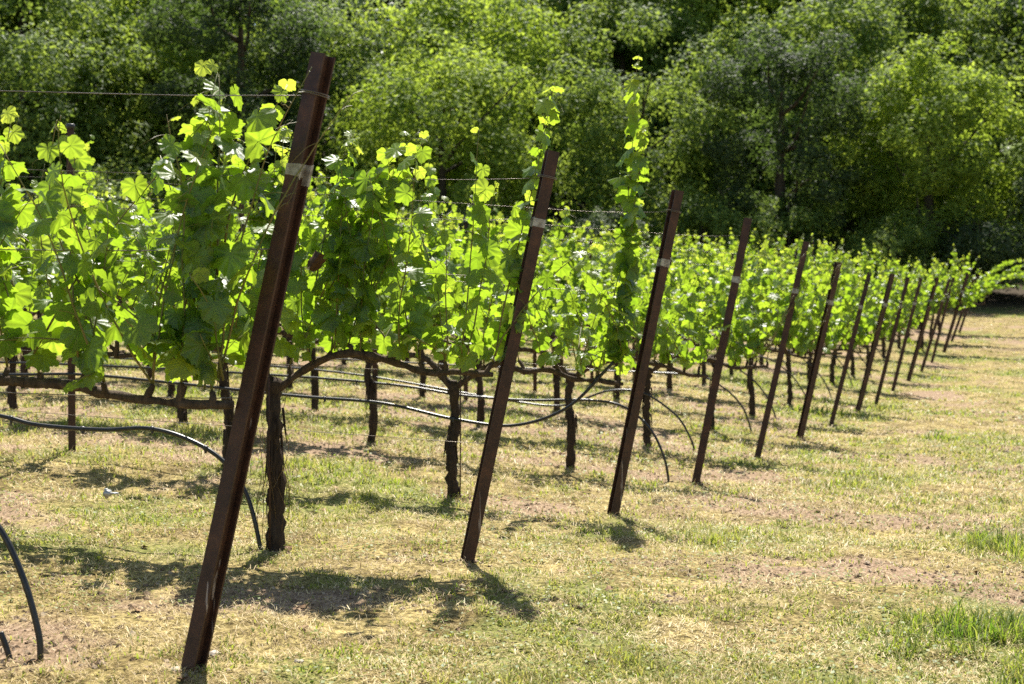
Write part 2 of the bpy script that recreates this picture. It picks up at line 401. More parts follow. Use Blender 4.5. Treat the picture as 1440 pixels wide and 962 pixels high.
oc = np.array([[1, 0, 0], [0, 1, 0], [-1, 0, 0], [0, -1, 0], [0, 0, .8], [.5, .5, .5], [-.6, .4, .5], [-.3, -.6, .6]])
fc = np.array([[0, 1, 5], [1, 2, 6], [2, 3, 7], [3, 0, 7], [0, 5, 4], [5, 1, 4], [1, 6, 4], [6, 2, 4], [2, 7, 4], [7, 0, 4]])
V = np.stack([x, y, ground_z(x, y) - .001], 1)[:, None] + oc[None] * sz[:, None, None] * g.uniform(.6, 1.3, (n_, 8, 3))
tag(mesh_np('soil_crumbs', V.reshape(-1, 3), [(fc[None] + (np.arange(n_) * 8)[:, None, None]).reshape(-1, 3)], M['clod'], None, {'tint': np.repeat(g.uniform(0, 1, n_), 8)}, False),
    'crumbs of dry brown soil lying on the bare patches', 'soil', kind='stuff')

# ------------------------------------------------------------------ grape leaves
HALF = [(0, 1.0), (6, .91), (11, .94), (17, .85), (23, .85), (29, .75), (35, .79), (42, .80), (48, .88), (55, .92), (60, .84), (66, .84), (73, .76), (81, .70),
        (90, .74), (98, .74), (106, .80), (112, .77), (120, .70), (130, .69), (142, .62), (156, .56), (168, .42), (177, .14)]
def leaf_template(rng):
    pts = [(a, r) for a, r in HALF] + [(-a, r) for a, r in HALF[1:]][::-1]
    fold = rng.uniform(.05, .45); cup = rng.uniform(-.10, .34); ph = rng.uniform(0, 6.28); wav = rng.uniform(.03, .10); tw = rng.uniform(-.25, .25)
    deep = rng.uniform(.7, 1.35)
    out = []
    for a, r in pts: out.append((math.radians(a), (1 - (1 - r) * deep) * rng.uniform(.93, 1.07)))
    def pt(A, r):
        x, y = r * math.sin(A), r * math.cos(A)
        return (x, y, -fold * abs(x) - cup * (y * y * .8 + .5 * x * x) + wav * r * r * math.sin(4 * A + ph) + tw * x * y + .05 * r * math.cos(10 * A))
    m = len(out); V = [(0, 0, 0)] + [pt(A, r * .52) for A, r in out] + [pt(A, r) for A, r in out]
    T = [(0, 1 + (i + 1) % m, 1 + i) for i in range(m)]
    for i in range(m):
        k_ = (i + 1) % m; T += [(1 + i, 1 + k_, 1 + m + k_), (1 + i, 1 + m + k_, 1 + m + i)]
    return np.array(V), np.array(T)
_lr = np.random.default_rng(3)
LEAF = [leaf_template(_lr) for _ in range(12)]
def leaves_mesh(name, P, Tip, Nor, S, tint, parent, rng, mat=None):
    P = np.array(P); Tp = np.array(Tip); Nr = np.array(Nor); S = np.array(S); tint = np.array(tint)
    Tp /= np.linalg.norm(Tp, axis=1)[:, None]
    Nr = Nr - Tp * (Nr * Tp).sum(1)[:, None]; Nr /= np.linalg.norm(Nr, axis=1)[:, None] + 1e-9
    X = np.cross(Tp, Nr)
    VV, FF, AA, LX, LY = [], [], [], [], []; o = 0
    kind = rng.integers(0, len(LEAF), len(P))
    for kx in range(len(LEAF)):
        m = np.nonzero(kind == kx)[0]
        if not len(m): continue
        lv, lt = LEAF[kx]
        W = P[m][:, None] + S[m][:, None, None] * (lv[None, :, :1] * X[m][:, None] + lv[None, :, 1:2] * Tp[m][:, None] + lv[None, :, 2:] * Nr[m][:, None])
        VV.append(W.reshape(-1, 3)); FF.append((lt[None] + (o + np.arange(len(m)) * len(lv))[:, None, None]).reshape(-1, 3))
        AA.append(np.repeat(tint[m], len(lv))); o += len(m) * len(lv)
        LX.append(np.tile(lv[:, 0], len(m))); LY.append(np.tile(lv[:, 1], len(m)))
    return mesh_np(name, np.concatenate(VV), [np.concatenate(FF)], mat or M['vine_leaf'], parent, {'tint': np.concatenate(AA), 'lx': np.concatenate(LX), 'ly': np.concatenate(LY)})
UP = np.array([0, 0, 1.0])
g = np.random.default_rng(17); m_ = 520                                       # last year's leaves and scraps, curled and brown
x, y = from_nt(g.uniform(.6, 9, m_), g.normal(1.0, 2.4, m_)); nn_, t2_ = to_nt(x, y); x, y = x[y > 2.6], y[y > 2.6]; m_ = len(x)
lit = leaves_mesh('leaf_litter', np.stack([x, y, ground_z(x, y) + .012], 1), np.concatenate([g.normal(0, 1, (m_, 2)), g.normal(0, .2, (m_, 1))], 1),
                  np.concatenate([g.normal(0, .35, (m_, 2)), np.ones((m_, 1))], 1), g.uniform(.010, .030, m_), np.zeros(m_), None, g, M['litter_leaf'])
tag(lit, 'small curled brown dead leaves scattered over the clippings', 'dead leaves', kind='stuff')
class Vine:
    """local frame: x along the row (+x away from the headland), y across it (-y is the camera side), z up; origin at the trunk's foot"""
    def __init__(s, seed, right=.78, left=.78, slope=.08, hgt=1.0, trunk_h=.74, dens=1.0, specials=(), trunk_r=.031, zmax=1.82, lo=1.0, bend=None):
        s.r = np.random.default_rng(seed); s.L = dict(P=[], T=[], N=[], S=[], c=[])
        s.stem = MB(); s.seed = seed; rg = s.r
        s.slope = slope; s.hgt = hgt; s.dens = dens; s.zmax = zmax; s.lo = lo
        # trunk
        bw = rg.uniform(.2, 1.1) if bend is None else bend; tp = [np.array([rg.normal(0, .015), rg.normal(0, .015), -.06]), np.array([rg.normal(0, .02) * bw, rg.normal(0, .02), trunk_h * rg.uniform(.2, .45)]),
              np.array([rg.normal(0.0, .03) * bw, rg.normal(0, .025), trunk_h * rg.uniform(.6, .8)]), np.array([rg.normal(0, .025) * bw, 0, trunk_h])]
        tp[0][:2] = 0; P = catmull(tp, 9); k = len(P); u = np.linspace(0, 1, k)
        rr = trunk_r * (1.05 - .25 * u + .35 * np.exp(-u * 14) + .30 * np.exp(-((u - 1) / .13) ** 2)) * rg.uniform(.88, 1.12, k)
        P[1:-1, :2] += rg.normal(0, .0045, (k - 2, 2)); s.trunk = MB(); s.trunk.tube(P, rr, 11, rough=.20, rng=rg)
        for q in range(16):                                                   # peeling bark strips
            a = rg.uniform(0, 6.28); z0 = rg.uniform(.05, trunk_h * .7); l = rg.uniform(.08, .22); i0 = int(z0 / trunk_h * (k - 1))
            c = P[i0]; d = np.array([math.cos(a), math.sin(a), 0]); rad_ = trunk_r * 1.02
            s.trunk.tube(catmull([c + d * rad_ * .9 + UP * l * .5, c + d * rad_ * 1.1, c + d * rad_ * 1.35 - UP * l * .5], 3), [.006, .007, .006, .005, .004, .003, .002], 4)
        s.head = P[-1]
        s.cordons = []; s.shoot_bases = []
        for sgn, ln in ((-1, right), (1, left)):
            m = max(4, int(ln / .13)); pts = [s.head - UP * .05]
            for i in range(1, m + 1):
                f = i / m; x = sgn * ln * f
                z = trunk_h + .11 * smooth(f, 0, .35) + .03 * math.sin(f * 5 + rg.uniform(0, 1)) + rg.normal(0, .010) + slope * x
                pts.append(np.array([s.head[0] + x, rg.normal(0, .012), float(z)]))
            P = catmull(pts, 4); k = len(P); u = np.linspace(0, 1, k)
            mb = MB(); mb.tube(P, (.0195 - .008 * u) * rg.uniform(.78, 1.25, k), 8, rough=.22, rng=rg)
            x = .10
            while x < ln + .02:
                i = min(k - 1, int(x / ln * (k - 1))); b = P[i]
                l = rg.uniform(.03, .08); d = np.array([rg.normal(0, .35), rg.normal(0, .3), 1.0]); d /= np.linalg.norm(d)
                mb.tube(catmull([b - d * .01, b + d * l * .5 + rg.normal(0, .006, 3), b + d * l], 3), np.linspace(.013, .009, 7), 6, rough=.15, rng=rg)
                s.shoot_bases.append(b + d * l); x += rg.uniform(.08, .13)
            s.cordons.append(mb)
        for b in s.shoot_bases:
            for q in range(rg.integers(1, 3)):
                h = rg.uniform(.42, .92) * hgt
                d = np.array([rg.normal(0, .22), rg.normal(0, .26), 1.0])
                s.shoot(b, d, h, rg.normal(0, .25, 2))
        # short laterals low on the canopy, hanging over the cordon
        for b in s.shoot_bases:
            if rg.uniform() < .8 * lo:
                sd = rg.choice([-1, 1]); d = np.array([rg.normal(0, .5), sd * rg.uniform(.4, 1.1), rg.uniform(-.1, .5)])
                s.shoot(b + UP * rg.uniform(0, .12), d, rg.uniform(.12, .30), np.array([0, sd * .2]), droop=.25, big=1.0)
        for sp in specials: s.shoot(*sp[0], **sp[1])
    def shoot(s, b, d, ln, curl, droop=0., big=1.0, node=.066, tipy=1.0, ymul=1.0, petiole=1.0, wob=.07, shrink=.62):
        rg = s.r; b = np.asarray(b, float); d = np.asarray(d, float) / np.linalg.norm(d)
        m = max(3, int(ln / .06)); P = [b]; v = d.copy()
        for i in range(m):
            f = (i + 1) / m
            v = v + np.array([curl[0], curl[1], 0]) * .10 + rg.normal(0, wob, 3) - UP * (droop * .22 + .02 * f)
            v /= np.linalg.norm(v); nx = P[-1] + v * (ln / m)
            if nx[2] > s.zmax + rg.normal(0, .08) and ymul == 1.0 and tipy == 1.0: break
            P.append(nx)
        P = np.array(P); k = len(P)
        if k < 2: return
        s.stem.tube(P, np.linspace(.0042, .0013, k), 5)
        seg = np.linalg.norm(np.diff(P, axis=0), axis=1).sum()
        nl = max(2, int(seg / node * s.dens)); side = rg.choice([-1, 1])
        for i in range(nl):
            f = (i + rg.uniform(.1, .9)) / nl; q = f * (k - 1); i0 = int(q); p = P[i0] + (P[min(i0 + 1, k - 1)] - P[i0]) * (q - i0)
            side = -side
            ax = P[min(i0 + 1, k - 1)] - P[i0]; ax = ax / (np.linalg.norm(ax) + 1e-9)
            phi = rg.normal(0, .8) + (0 if side > 0 else math.pi)
            # side across the row mostly, so that leaves face out of the canopy wall
            o = np.array([math.sin(phi) * .8, math.cos(phi), 0.0]); o = o - ax * o.dot(ax) * .5
            size = rg.uniform(.046, .078) * big * (1 - shrink * smooth(f, .70 if shrink > .5 else .85, 1.0)) * (tipy if f > .8 else 1)
            pl = rg.uniform(.03, .085) * petiole * (1 - .5 * f)
            pd = o + UP * rg.uniform(-.1, .7) + ax * .2; pd /= np.linalg.norm(pd)
            e = p + pd * pl
            s.stem.tube(np.array([p, p + pd * pl * .55 + UP * .004, e]), [.0014, .0012, .0010], 3, cap=False)
            tip = o * rg.uniform(.3, 1.0) - UP * rg.uniform(.05, 1.3) + rg.normal(0, .45, 3)
            nor = UP * rg.uniform(.2, 1.2) + o * rg.uniform(-.2, .9) + rg.normal(0, .45, 3)
            L = s.L; L['P'].append(e); L['T'].append(tip); L['N'].append(nor); L['S'].append(size)
            L['c'].append(float(np.clip(rg.normal(.42, .17) + .55 * smooth(f, .72, 1.0), 0, 1)))
        if rg.uniform() < .35 or tipy != 1.0:                                  # curling tendrils
            for q in range(1 if tipy == 1.0 else 5):
                i0 = rg.integers(k // 2, k); p = P[i0]; dd = rg.normal(0, 1, 3); dd /= np.linalg.norm(dd); l = rg.uniform(.05, .13)
                tt_ = np.linspace(0, 1, 9)[:, None]; e1 = np.cross(dd, UP)
                Q = p + dd * l * tt_ + e1 * .02 * np.sin(tt_ * 7) * tt_ - UP * .05 * tt_ ** 2
                s.stem.tube(Q, np.linspace(.0013, .0006, 9), 3, cap=False)
    def clear(s, fn):
        L = s.L; k = [i for i, p in enumerate(L['P']) if fn(np.asarray(p))]
        for q in L: L[q] = [L[q][i] for i in k]
    def build(s, root):
        s.trunk.build('trunk', M['vine_bark'], root)
        for c in s.cordons: c.build('cordon', M['cordon'], root)
        s.stem.build('shoots', M['stem'], root)
        L = s.L; s.fol = leaves_mesh('foliage', L['P'], L['T'], L['N'], L['S'], L['c'], root, s.r)
        return root
RZ = math.atan2(ROW[1], ROW[0])                                               # local +x -> along the row, away from the headland
# local y after that rotation points at -PERP or PERP; leaves are symmetric across the row
def row_xy(n, t):
    """plan position on row n at t metres in from its end post (measured posts)"""
    b = PB[n - 1]; return b[0] + ROW[0] * t, b[1] + ROW[1] * t
def local(n, t, t0, z):                                                       # a point of row n as local coordinates of the vine whose trunk is at t0
    return np.array([t - t0, 0, z])
VG = 'grapevines trained along the trellis rows'
SP = 1.5
def vine_label(n, kx):
    if kx == 1 and n > 2: w = 'first vine in from the end post'
    else: w = ORD[kx] + ' vine from the end post'
    return f'leafy grapevine, {w} in the {ORD[n]} row from the front'
def place(root, n, t, kx, label=None):
    x, y = row_xy(n, t); root.location = (x, y, gz(x, y)); root.rotation_euler = (0, 0, RZ)
    tag(root, label or vine_label(n, kx), 'grapevine', VG)
tip = dict(tipy=.8, droop=0., big=1.1, node=.05, wob=.03, shrink=.45)
def own_vine(n, t, kx, label, **kw):
    v = Vine(1000 + n * 37 + kx, **kw); root = empty('grapevine')
    if kx == 1:                                                               # the leaning post keeps its own face clear of leaves
        def free(p):
            tx = p[0] + t; hz = p[2] / (PT[n - 1][2] - PB[n - 1][2]); px = (PT[n - 1][:2] - PB[n - 1][:2]).dot(ROW) * hz
            return not ((p[1] > (-.06 if n == 1 else 0) and abs(tx - px) < .08) or (tx < px - .02 and n == 1))
        v.clear(free)
    v.build(root); place(root, n, t, kx, label); return root, v
# row 1: trunk outside the frame on the left; its arm reaches the nearest post, where a shoot column climbs
r1, v1 = own_vine(1, .92, 1, 'big-leaved grapevine whose tall shoots climb beside the nearest leaning post', right=1.06, left=.78, slope=.035, hgt=1.08, trunk_h=.76, zmax=1.72, dens=.84, lo=1.3, specials=[
    (((-1.0, -.03, .88), (-.16, -.03, 1), .99, (0, 0)), dict(tip, node=.042, big=1.15, petiole=1.5, wob=.05)),
    (((-1.0, -.02, .88), (-.15, -.03, 1), 1.0, (0, 0)), dict(tip, node=.048, big=1.15, petiole=1.5, wob=.05)),
    (((-.86, .0, .90), (-.16, -.10, 1), .96, (0, 0)), dict(tip, node=.048, big=1.1, petiole=1.5, wob=.05)),
    (((-.82, .04, .9), (-.10, .12, 1), .78, (0, 0)), dict(tip, node=.055, big=1.1, petiole=1.4, wob=.05)),
    (((-.95, -.04, .85), (-.05, -.10, 1), .60, (0, 0)), dict(tip, node=.05, big=1.15)),
    (((-1.02, -.04, 1.30), (-.16, -.05, 1), .54, (0, 0)), dict(tip, node=.038, big=1.1, petiole=1.5, wob=.05)),
    (((-1.0, -.03, 1.2), (-.02, -.05, 1), .62, (0, 0)), dict(tip, node=.043, big=1.1, petiole=1.5, wob=.05)),
    (((-.92, -.03, 1.1), (.0, -.08, 1), .62, (0, 0)), dict(tip, node=.04, big=1.1, petiole=1.4, wob=.05)),
    (((-.40, .0, .95), (-.50, -.1, 1), .98, (-.25, 0)), dict(tip, node=.042)),
    (((-.20, .0, .95), (-.05, -.1, 1), .80, (-.1, 0)), dict(tip, node=.045)),
    (((-.58, .05, .95), (.05, .1, 1), .66, (-.1, 0)), dict(tip, node=.045)),
    (((-1.02, -.02, .88), (-.02, .12, .5), .40, (.1, 0)), dict(big=1.1, droop=.2)),
    (((-.90, -.02, .88), (.15, .12, .3), .40, (.1, 0)), dict(big=1.1, droop=.3))])
own_vine(1, 2.45, 2, None, slope=.035, hgt=.9)
# row 2
r2, v2 = own_vine(2, .90, 1, 'grapevine with string-wrapped trunk just right of the nearest leaning post', right=1.02, left=.78, slope=.04, hgt=1.16, trunk_h=.78, trunk_r=.037, bend=.15, zmax=1.90, dens=.94, lo=1.0, specials=[
    (((.40, .02, .92), (-.05, 0, 1), 1.0, (-.1, 0)), dict(tip, node=.04, big=1.15)),
    (((.05, .02, 1.2), (-.15, 0, 1), .74, (-.1, 0)), dict(tip, node=.043, big=1.15, petiole=1.4)),
    (((-.20, .02, 1.2), (-.1, 0, 1), .72, (-.1, 0)), dict(tip, node=.043, big=1.1, petiole=1.4)),
    (((-.05, .02, 1.2), (-.75, 0, 1), .95, (-.1, 0)), dict(tip, node=.04, big=1.1, petiole=1.2)),
    (((-.45, .02, 1.1), (-.1, 0, 1), .62, (-.1, 0)), dict(tip, node=.04, big=1.1, petiole=1.4)),
    (((.30, .02, .92), (-.1, 0, 1), 1.0, (-.1, 0)), dict(tip, node=.045, big=1.15)),
    (((.20, -.04, .92), (-.2, 0, 1), 1.02, (-.1, 0)), dict(tip, node=.045, big=1.15)),
    (((-.15, .05, .92), (-.3, 0, 1), 1.0, (-.1, 0)), dict(tip, node=.045, big=1.15)),
    (((-.42, .05, .92), (-.02, 0, 1), .85, (-.1, 0)), dict(tip, node=.045, big=1.1)),
    (((-.62, .0, .92), (-.1, 0, 1), .7, (-.1, 0)), dict(tip, node=.045, big=1.1)),
    (((-1.02, -.03, .9), (-.13, -.03, 1), 1.34, (-.03, 0)), dict(tip, node=.036, big=1.1)),
    (((-.88, .03, .9), (-.10, 0, 1), 1.0, (-.1, 0)), dict(tip, node=.07)),
    (((-.10, -.03, .92), (-.45, 0, 1), 1.15, (-.15, 0)), dict(tip, node=.055, big=1.1)),
    (((-.02, .05, .92), (-.05, 0, 1), 1.02, (-.1, 0)), dict(tip, node=.05, big=1.15)),
    (((.12, .05, .92), (-.1, 0, 1), 1.02, (-.1, 0)), dict(tip, node=.05, big=1.15)),
    (((-.30, .05, .92), (-.02, 0, 1), .98, (-.1, 0)), dict(tip, node=.05, big=1.1))])
own_vine(2, 2.42, 2, None, slope=.04, hgt=1.1, zmax=1.80, dens=.85)
own_vine(2, 3.95, 3, None, slope=.04, hgt=1.0)
# row 3
r3, v3 = own_vine(3, .95, 1, 'grapevine with one tall shoot rising high left of the third post', right=1.02, left=.76, slope=.085, hgt=1.08, trunk_h=.70, zmax=1.74, dens=.85, specials=[
    (((-1.0, -.03, .8), (-.105, 0, 1), 1.80, (-.018, 0)), dict(tip, node=.030, big=1.25)),
    (((-.95, -.03, .8), (-.11, 0, 1), 1.45, (-.02, 0)), dict(tip, node=.036, big=1.15)),
    (((-.90, .02, .8), (-.05, 0, 1), 1.0, (-.1, 0)), dict(tip, node=.06))])
for kx in (2, 3, 4): own_vine(3, (2.4, 4.1, 5.6)[kx - 2], kx, None, slope=.085, hgt=1.0)
# row 4
r4, v4 = own_vine(4, .92, 1, 'grapevine with straight bare trunk left of the fourth post, mostly under its own canopy', right=1.0, left=.76, slope=.09, hgt=1.0, trunk_h=.70)
# prototypes copied along the other places
rnd = random.Random(4)
protos = []
for kk in range(10):
    v = Vine(50 + kk, slope=.085, hgt=1.12 + .03 * kk, trunk_h=.70 + .008 * kk, zmax=1.80 + .02 * kk, dens=1.0, specials=[(((rnd.uniform(-.7, .7), rnd.uniform(-.1, .1), .9), (rnd.uniform(-.35, .35), rnd.uniform(-.2, .2), 1), rnd.uniform(.9, 1.3), (rnd.uniform(-.2, .2), 0)), dict(tip, node=.045)) for _ in range(5)]); root = empty('grapevine'); v.build(root); protos.append(root)
firsts = []
for kk in range(4):
    v = Vine(80 + kk, right=1.02, slope=.085, hgt=1.12 + .03 * kk, trunk_h=.70, zmax=1.82, dens=1.1, specials=[
        (((-1.0, 0, .82), (-.35, 0, 1), .9, (-.1, 0)), dict(tip, node=.05)), (((-1.0, 0, .82), (-.6, .1, 1), .7, (-.1, 0)), dict(tip, node=.05)), (((-.7, 0, .82), (-.2, 0, 1), 1.1, (-.1, 0)), dict(tip, node=.05)),
        (((-.9, 0, .82), (-.3, 0, 1), 1.0, (-.2, 0)), dict(tip, node=.06))]); root = empty('grapevine'); v.clear(lambda p: not (p[1] > -.05 and abs(p[0] + .92 + .38 * p[2] / 1.85) < .09)); v.build(root); firsts.append(root)
used = set()
def put(root, n, t, kx):
    o = root if root not in used else copy_tree(root); used.add(root)
    place(o, n, t, kx); s_ = 1 + rnd.uniform(-.05, .06)
    o.scale = (1, 1, s_); return o
used_ok = []
def row_len(n):
    x0 = PB[n - 1][0]; d = PB[n - 1][1]; return (.36 * d * 1.06 + x0) * 1.04 + 1.2
order = 0
for n in range(4, NROW + 1):
    t = .92; kx = 1
    while t < row_len(n):
        if not (n == 4 and kx == 1):
            put(firsts[(n * 3) % 4] if kx == 1 else protos[order % 10], n, t + rnd.uniform(-.06, .06), kx); order += rnd.choice([1, 3, 7])
        t += SP; kx += 1
    if n == 4: pass
# the last row runs on past its post with drooping shoots
for n, kk in ((16, 901), (15, 905), (14, 911)):
    v = Vine(kk, right=1.1, left=.5, slope=.02, hgt=.8, specials=[
        (((-1.0, 0, .95), (-.7, 0, 1), 1.7, (-.35, 0)), dict(tip, droop=.10, node=.05)),
        (((-.9, 0, 1.0), (-.9, 0, .9), 1.8, (-.3, 0)), dict(tip, droop=.14, node=.05)),
        (((-.8, 0, 1.0), (-.6, 0, 1), 1.4, (-.35, 0)), dict(tip, droop=.10, node=.05))])
    root = empty('grapevine'); v.build(root); place(root, n, .45, 0, f'grapevine trailing long shoots past the leaning post of the {ORD[n]} row')
# a withered leaf hanging in the second row's first vine
rg = np.random.default_rng(8)
def deadleaf(parent, p):
    lv, lt = LEAF[2]; V = lv.copy() * .055; V[:, 2] = 1.5 * np.abs(V[:, 0]) + 6 * V[:, 1] ** 2 + .008 * np.sin(V[:, 0] * 160 + V[:, 1] * 90); V[:, 0] *= .75; V[:, 1] *= 1.25
    Rm = np.array(Matrix.Rotation(R(75), 3, 'X') @ Matrix.Rotation(R(40), 3, 'Z'))
    o = mesh_np('withered_leaf', V @ Rm.T + p, [lt], M['dead_leaf'], parent); o['label'] = 'dark brown withered leaf'
deadleaf(r2, np.array([-.26, -.24 if PERP.dot(np.array([math.sin(RZ), -math.cos(RZ)])) > 0 else .24, 1.30]))
# dry string and grass wound round the trunk right of the nearest post
s_ = MB()
for q in range(14):
    a = rg.uniform(0, 6.28); z0 = rg.uniform(.0, .3); z1 = z0 + rg.uniform(.15, .5); tt_ = np.linspace(0, 1, 8)[:, None]
    tw = rg.uniform(-3, 3)
    P = np.concatenate([(.062 + .02 * np.sin(tt_ * 3 + q)) * np.cos(a + tw * tt_) + .02, (.062 + .02 * np.sin(tt_ * 3 + q)) * np.sin(a + tw * tt_), z0 + (z1 - z0) * tt_], 1)
    s_.tube(P, .0016, 3, cap=False)
s_.build('dry_string', M['straw'], r2)['label'] = 'pale dry string wound round the trunk'

# ------------------------------------------------------------------ leaning end posts
def hsec(w, d, th, e=0.0):
    w2, d2 = w / 2 + e, d / 2 + e; i = d / 2 - th - e; s = th / 2 + e
    return np.array([(-w2, -d2), (w2, -d2), (w2, -i), (s, -i), (s, i), (w2, i), (w2, d2), (-w2, d2), (-w2, i), (-s, i), (-s, -i), (-w2, -i)])
def hcap(mb_V0, k):
    return
def add_h(mb, P0, P1, ux, uy, w, d, th, e=0., dz0=None, dz1=None):
    O = hsec(w, d, th, e); n0 = mb.n; mb.prism(O, P0, P1, ux, uy, dz0, dz1)
    for off in (0, 12):                                                       # caps: three rectangles
        for f in ((0, 1, 2, 11), (10, 3, 4, 9), (8, 5, 6, 7)):
            f = [n0 + off + x for x in (f if off else f[::-1])]
            mb.F4.append(np.array([f]))
        mb.F3.append(np.array([[n0 + off + x for x in tr] for tr in ((2, 3, 11), (3, 10, 11), (9, 4, 8), (4, 5, 8))]))
PLAB = ['nearest and tallest-looking leaning rusty steel end post with torn tape', 'second leaning rusty end post with a clean pale tape band',
        'third leaning rusty end post, right of the tall climbing shoot', 'fourth leaning rusty end post with vine leaves round its top']
ANG = [33, -14, -22, 15, 10, -18, 14, -10, 18, 12, -15, 10, 16, -12, 10, 12]
for i in range(NROW):
    b, tp = PB[i].copy(), PT[i]
    root = empty('end_post', (b[0], b[1], gz(b[0], b[1])))
    o = np.array(root.location); ax = (tp - b) / np.linalg.norm(tp - b)
    a = R(ANG[i]); nrm = np.array([-math.sin(a), -math.cos(a), 0]); nrm -= ax * nrm.dot(ax); nrm /= np.linalg.norm(nrm); sx = np.cross(ax, nrm)
    mb = MB(); add_h(mb, b - ax * .35 - o, tp - o, sx, nrm, .052, .056, .007)
    mb.build('post_body', M['rust_streaked' if i < 3 else 'rust'], root, False)
    f = {0: .815, 1: .825, 2: .78, 3: .77}.get(i, .775); ctr = b + (tp - b) * f - o; hgt = .036 if i else .034
    rg_ = np.random.default_rng(60 + i); mb = MB()
    add_h(mb, ctr - ax * hgt * .6, ctr + ax * hgt * .6, sx, nrm, .052, .056, .007, .0018,
          rg_.uniform(-.022, .004, 12) if i == 0 else rg_.uniform(-.004, .004, 12), rg_.uniform(-.008, .010, 12) if i == 0 else rg_.uniform(-.003, .003, 12))
    mb.build('tape_band', M['tape'], root, False)
    if i in (0, 1, 2):                                                        # wire tied round the post
        mb = MB(); c2 = b + (tp - b) * .935 - o; th_ = np.linspace(0, 2 * np.pi, 25)
        for dz in (0, .006): mb.tube(c2 + ax * dz + .043 * np.cos(th_)[:, None] * sx + .046 * np.sin(th_)[:, None] * nrm, .0018, 5, cap=False)
        mb.build('wire_tie', M['wire'], root)
    lab = PLAB[i] if i < 4 else f'leaning rusty steel end post of the {ORD[i + 1]} row, counting from the nearest'
    tag(root, lab, 'end post', 'leaning steel end posts along the headland')

# ------------------------------------------------------------------ upright line stakes inside the rows
def stake_proto(h):
    root = empty('line_stake'); mb = MB(); w = .023
    O = np.array([(-w, -.004), (w, -.004), (w, .003), (.004, .003), (.004, .028), (-.004, .028), (-.004, .003), (-w, .003)])
    n0 = mb.n; mb.prism(O, np.array([0, 0, -.3]), np.array([0, 0, h]), np.array([1., 0, 0]), np.array([0, 1., 0]))
    mb.F4.append(np.array([[n0 + 8, n0 + 9, n0 + 10, n0 + 15], [n0 + 14, n0 + 11, n0 + 12, n0 + 13]]))
    mb.build('stake_body', M['rust'], root, False)
    mb = MB(); mb.tube(np.array([[0, .008, h - .025], [0, .008, h + .004], [0, .008, h + .007]]), [.026, .027, .020], 14); mb.build('cap', M['cap'], root, True)
    return root
sp0 = stake_proto(2.06); first = True
for n in range(3, NROW + 1):
    t = 3.43; kx = 1
    while t < row_len(n) and kx < 4:
        o = sp0 if first else copy_tree(sp0); first = False
        x, y = row_xy(n, t); z = gz(x, y); o.location = (x, y, z - (.0 if n == 3 else .18)); o.rotation_euler = (0, R(rnd.uniform(-1.5, 1.5)) if n > 3 else R(.3), rnd.uniform(-.2, .2))
        lab = 'rusty upright stake with dark cap, at far left between two arching cordon arms' if n == 3 and kx == 1 else \
            f'thin rusty line stake, {ORD[kx]} from the end post within the {ORD[n]} row'
        tag(o, lab, 'stake', 'upright line stakes inside the rows'); t += 6.0; kx += 1
# thin training rods beside two trunks
for n, t, lab in ((2, .88 + .03, 'thin rod standing against the string-wrapped trunk'), (3, .90, 'thin rod just right of the trunk behind the second post')):
    x, y = row_xy(n, t); z = gz(x, y); x += PERP[0] * .06; y += PERP[1] * .06
    mb = MB(); mb.tube(np.array([[0, 0, -.1], [.004, 0, .5], [0, 0, 1.1]]), .0045, 6); o = mb.build('training_rod', M['rust']); o.location = (x, y, z); tag(o, lab, 'rod', 'thin training rods')

# ------------------------------------------------------------------ trellis wires
def wire(n, h0, name_h, t0, t1, sag=.0, h1=None, rad_=.0013, start=None):
    N = 26; ts = np.linspace(t0, t1, N); P = []
    for q, t in enumerate(ts):
        x, y = row_xy(n, t); f = q / (N - 1); hh = h0 if h1 is None else h0 + (h1 - h0) * f
        z = float(ground_z(np.array([x]), np.array([y]), False)[0]) + hh - sag * 4 * f * (1 - f)
        P.append([x, y, z])
    P = np.array(P)
    if start is not None:
        d = start - P[0]; P += d * np.exp(-np.linspace(0, 6, N))[:, None]
    mb = MB(); mb.tube(P, (.0026 if h0 < .6 else .0017) if n == 1 else rad_, 5); o = mb.build('trellis_wire', M['wire'])
    tag(o, f'{name_h} steel trellis wire of the {ORD[n]} row from the front', 'wire', 'trellis wires strung along the rows')
for n in range(1, 7):
    b, tp = PB[n - 1], PT[n - 1]; le = row_len(n) + 1
    P_at = lambda f: b + (tp - b) * f
    if n <= 6: wire(n, P_at(.935)[2] - b[2], 'topmost thin', -.37, le, .02, 1.72 if n > 1 else 1.85, start=P_at(.935))
    if n <= 6:
        wire(n, 1.30, 'middle thin', -.24, le, .02, 1.28, start=P_at(.69))
        wire(n, .84, 'cordon-level thin', -.15, le, .02, .86, start=P_at(.45))
    if n == 2:
        wire(n, P_at(.835)[2] - b[2], 'upper paired thin', -.30, le, .03, 1.60, start=P_at(.835))
        wire(n, .54, 'lowest thin', -.08, le, .02, .58, start=P_at(.28))
# ratchet tensioner on the nearest row's lowest wire
t_ = (270 - 151) / 459.0; x, y = row_xy(1, t_); c = at(150, 694, depth(1) + .03)
mb = MB(); mb.tube(np.array([[-.045, 0, .001], [.0, 0, 0]]), .004, 8); mb.tube(np.array([[-.004, -.012, 0], [-.004, .012, 0]]), .013, 12); mb.tube(np.array([[0, 0, -.018], [.002, 0, .018]]), .007, 8)
o = mb.build('wire_tensioner', M['galv']); o.location = c; o.rotation_euler = (0, 0, RZ); o.scale = (.85, .85, .85); tag(o, 'small galvanised ratchet tensioner on the low wire at left', 'tensioner')

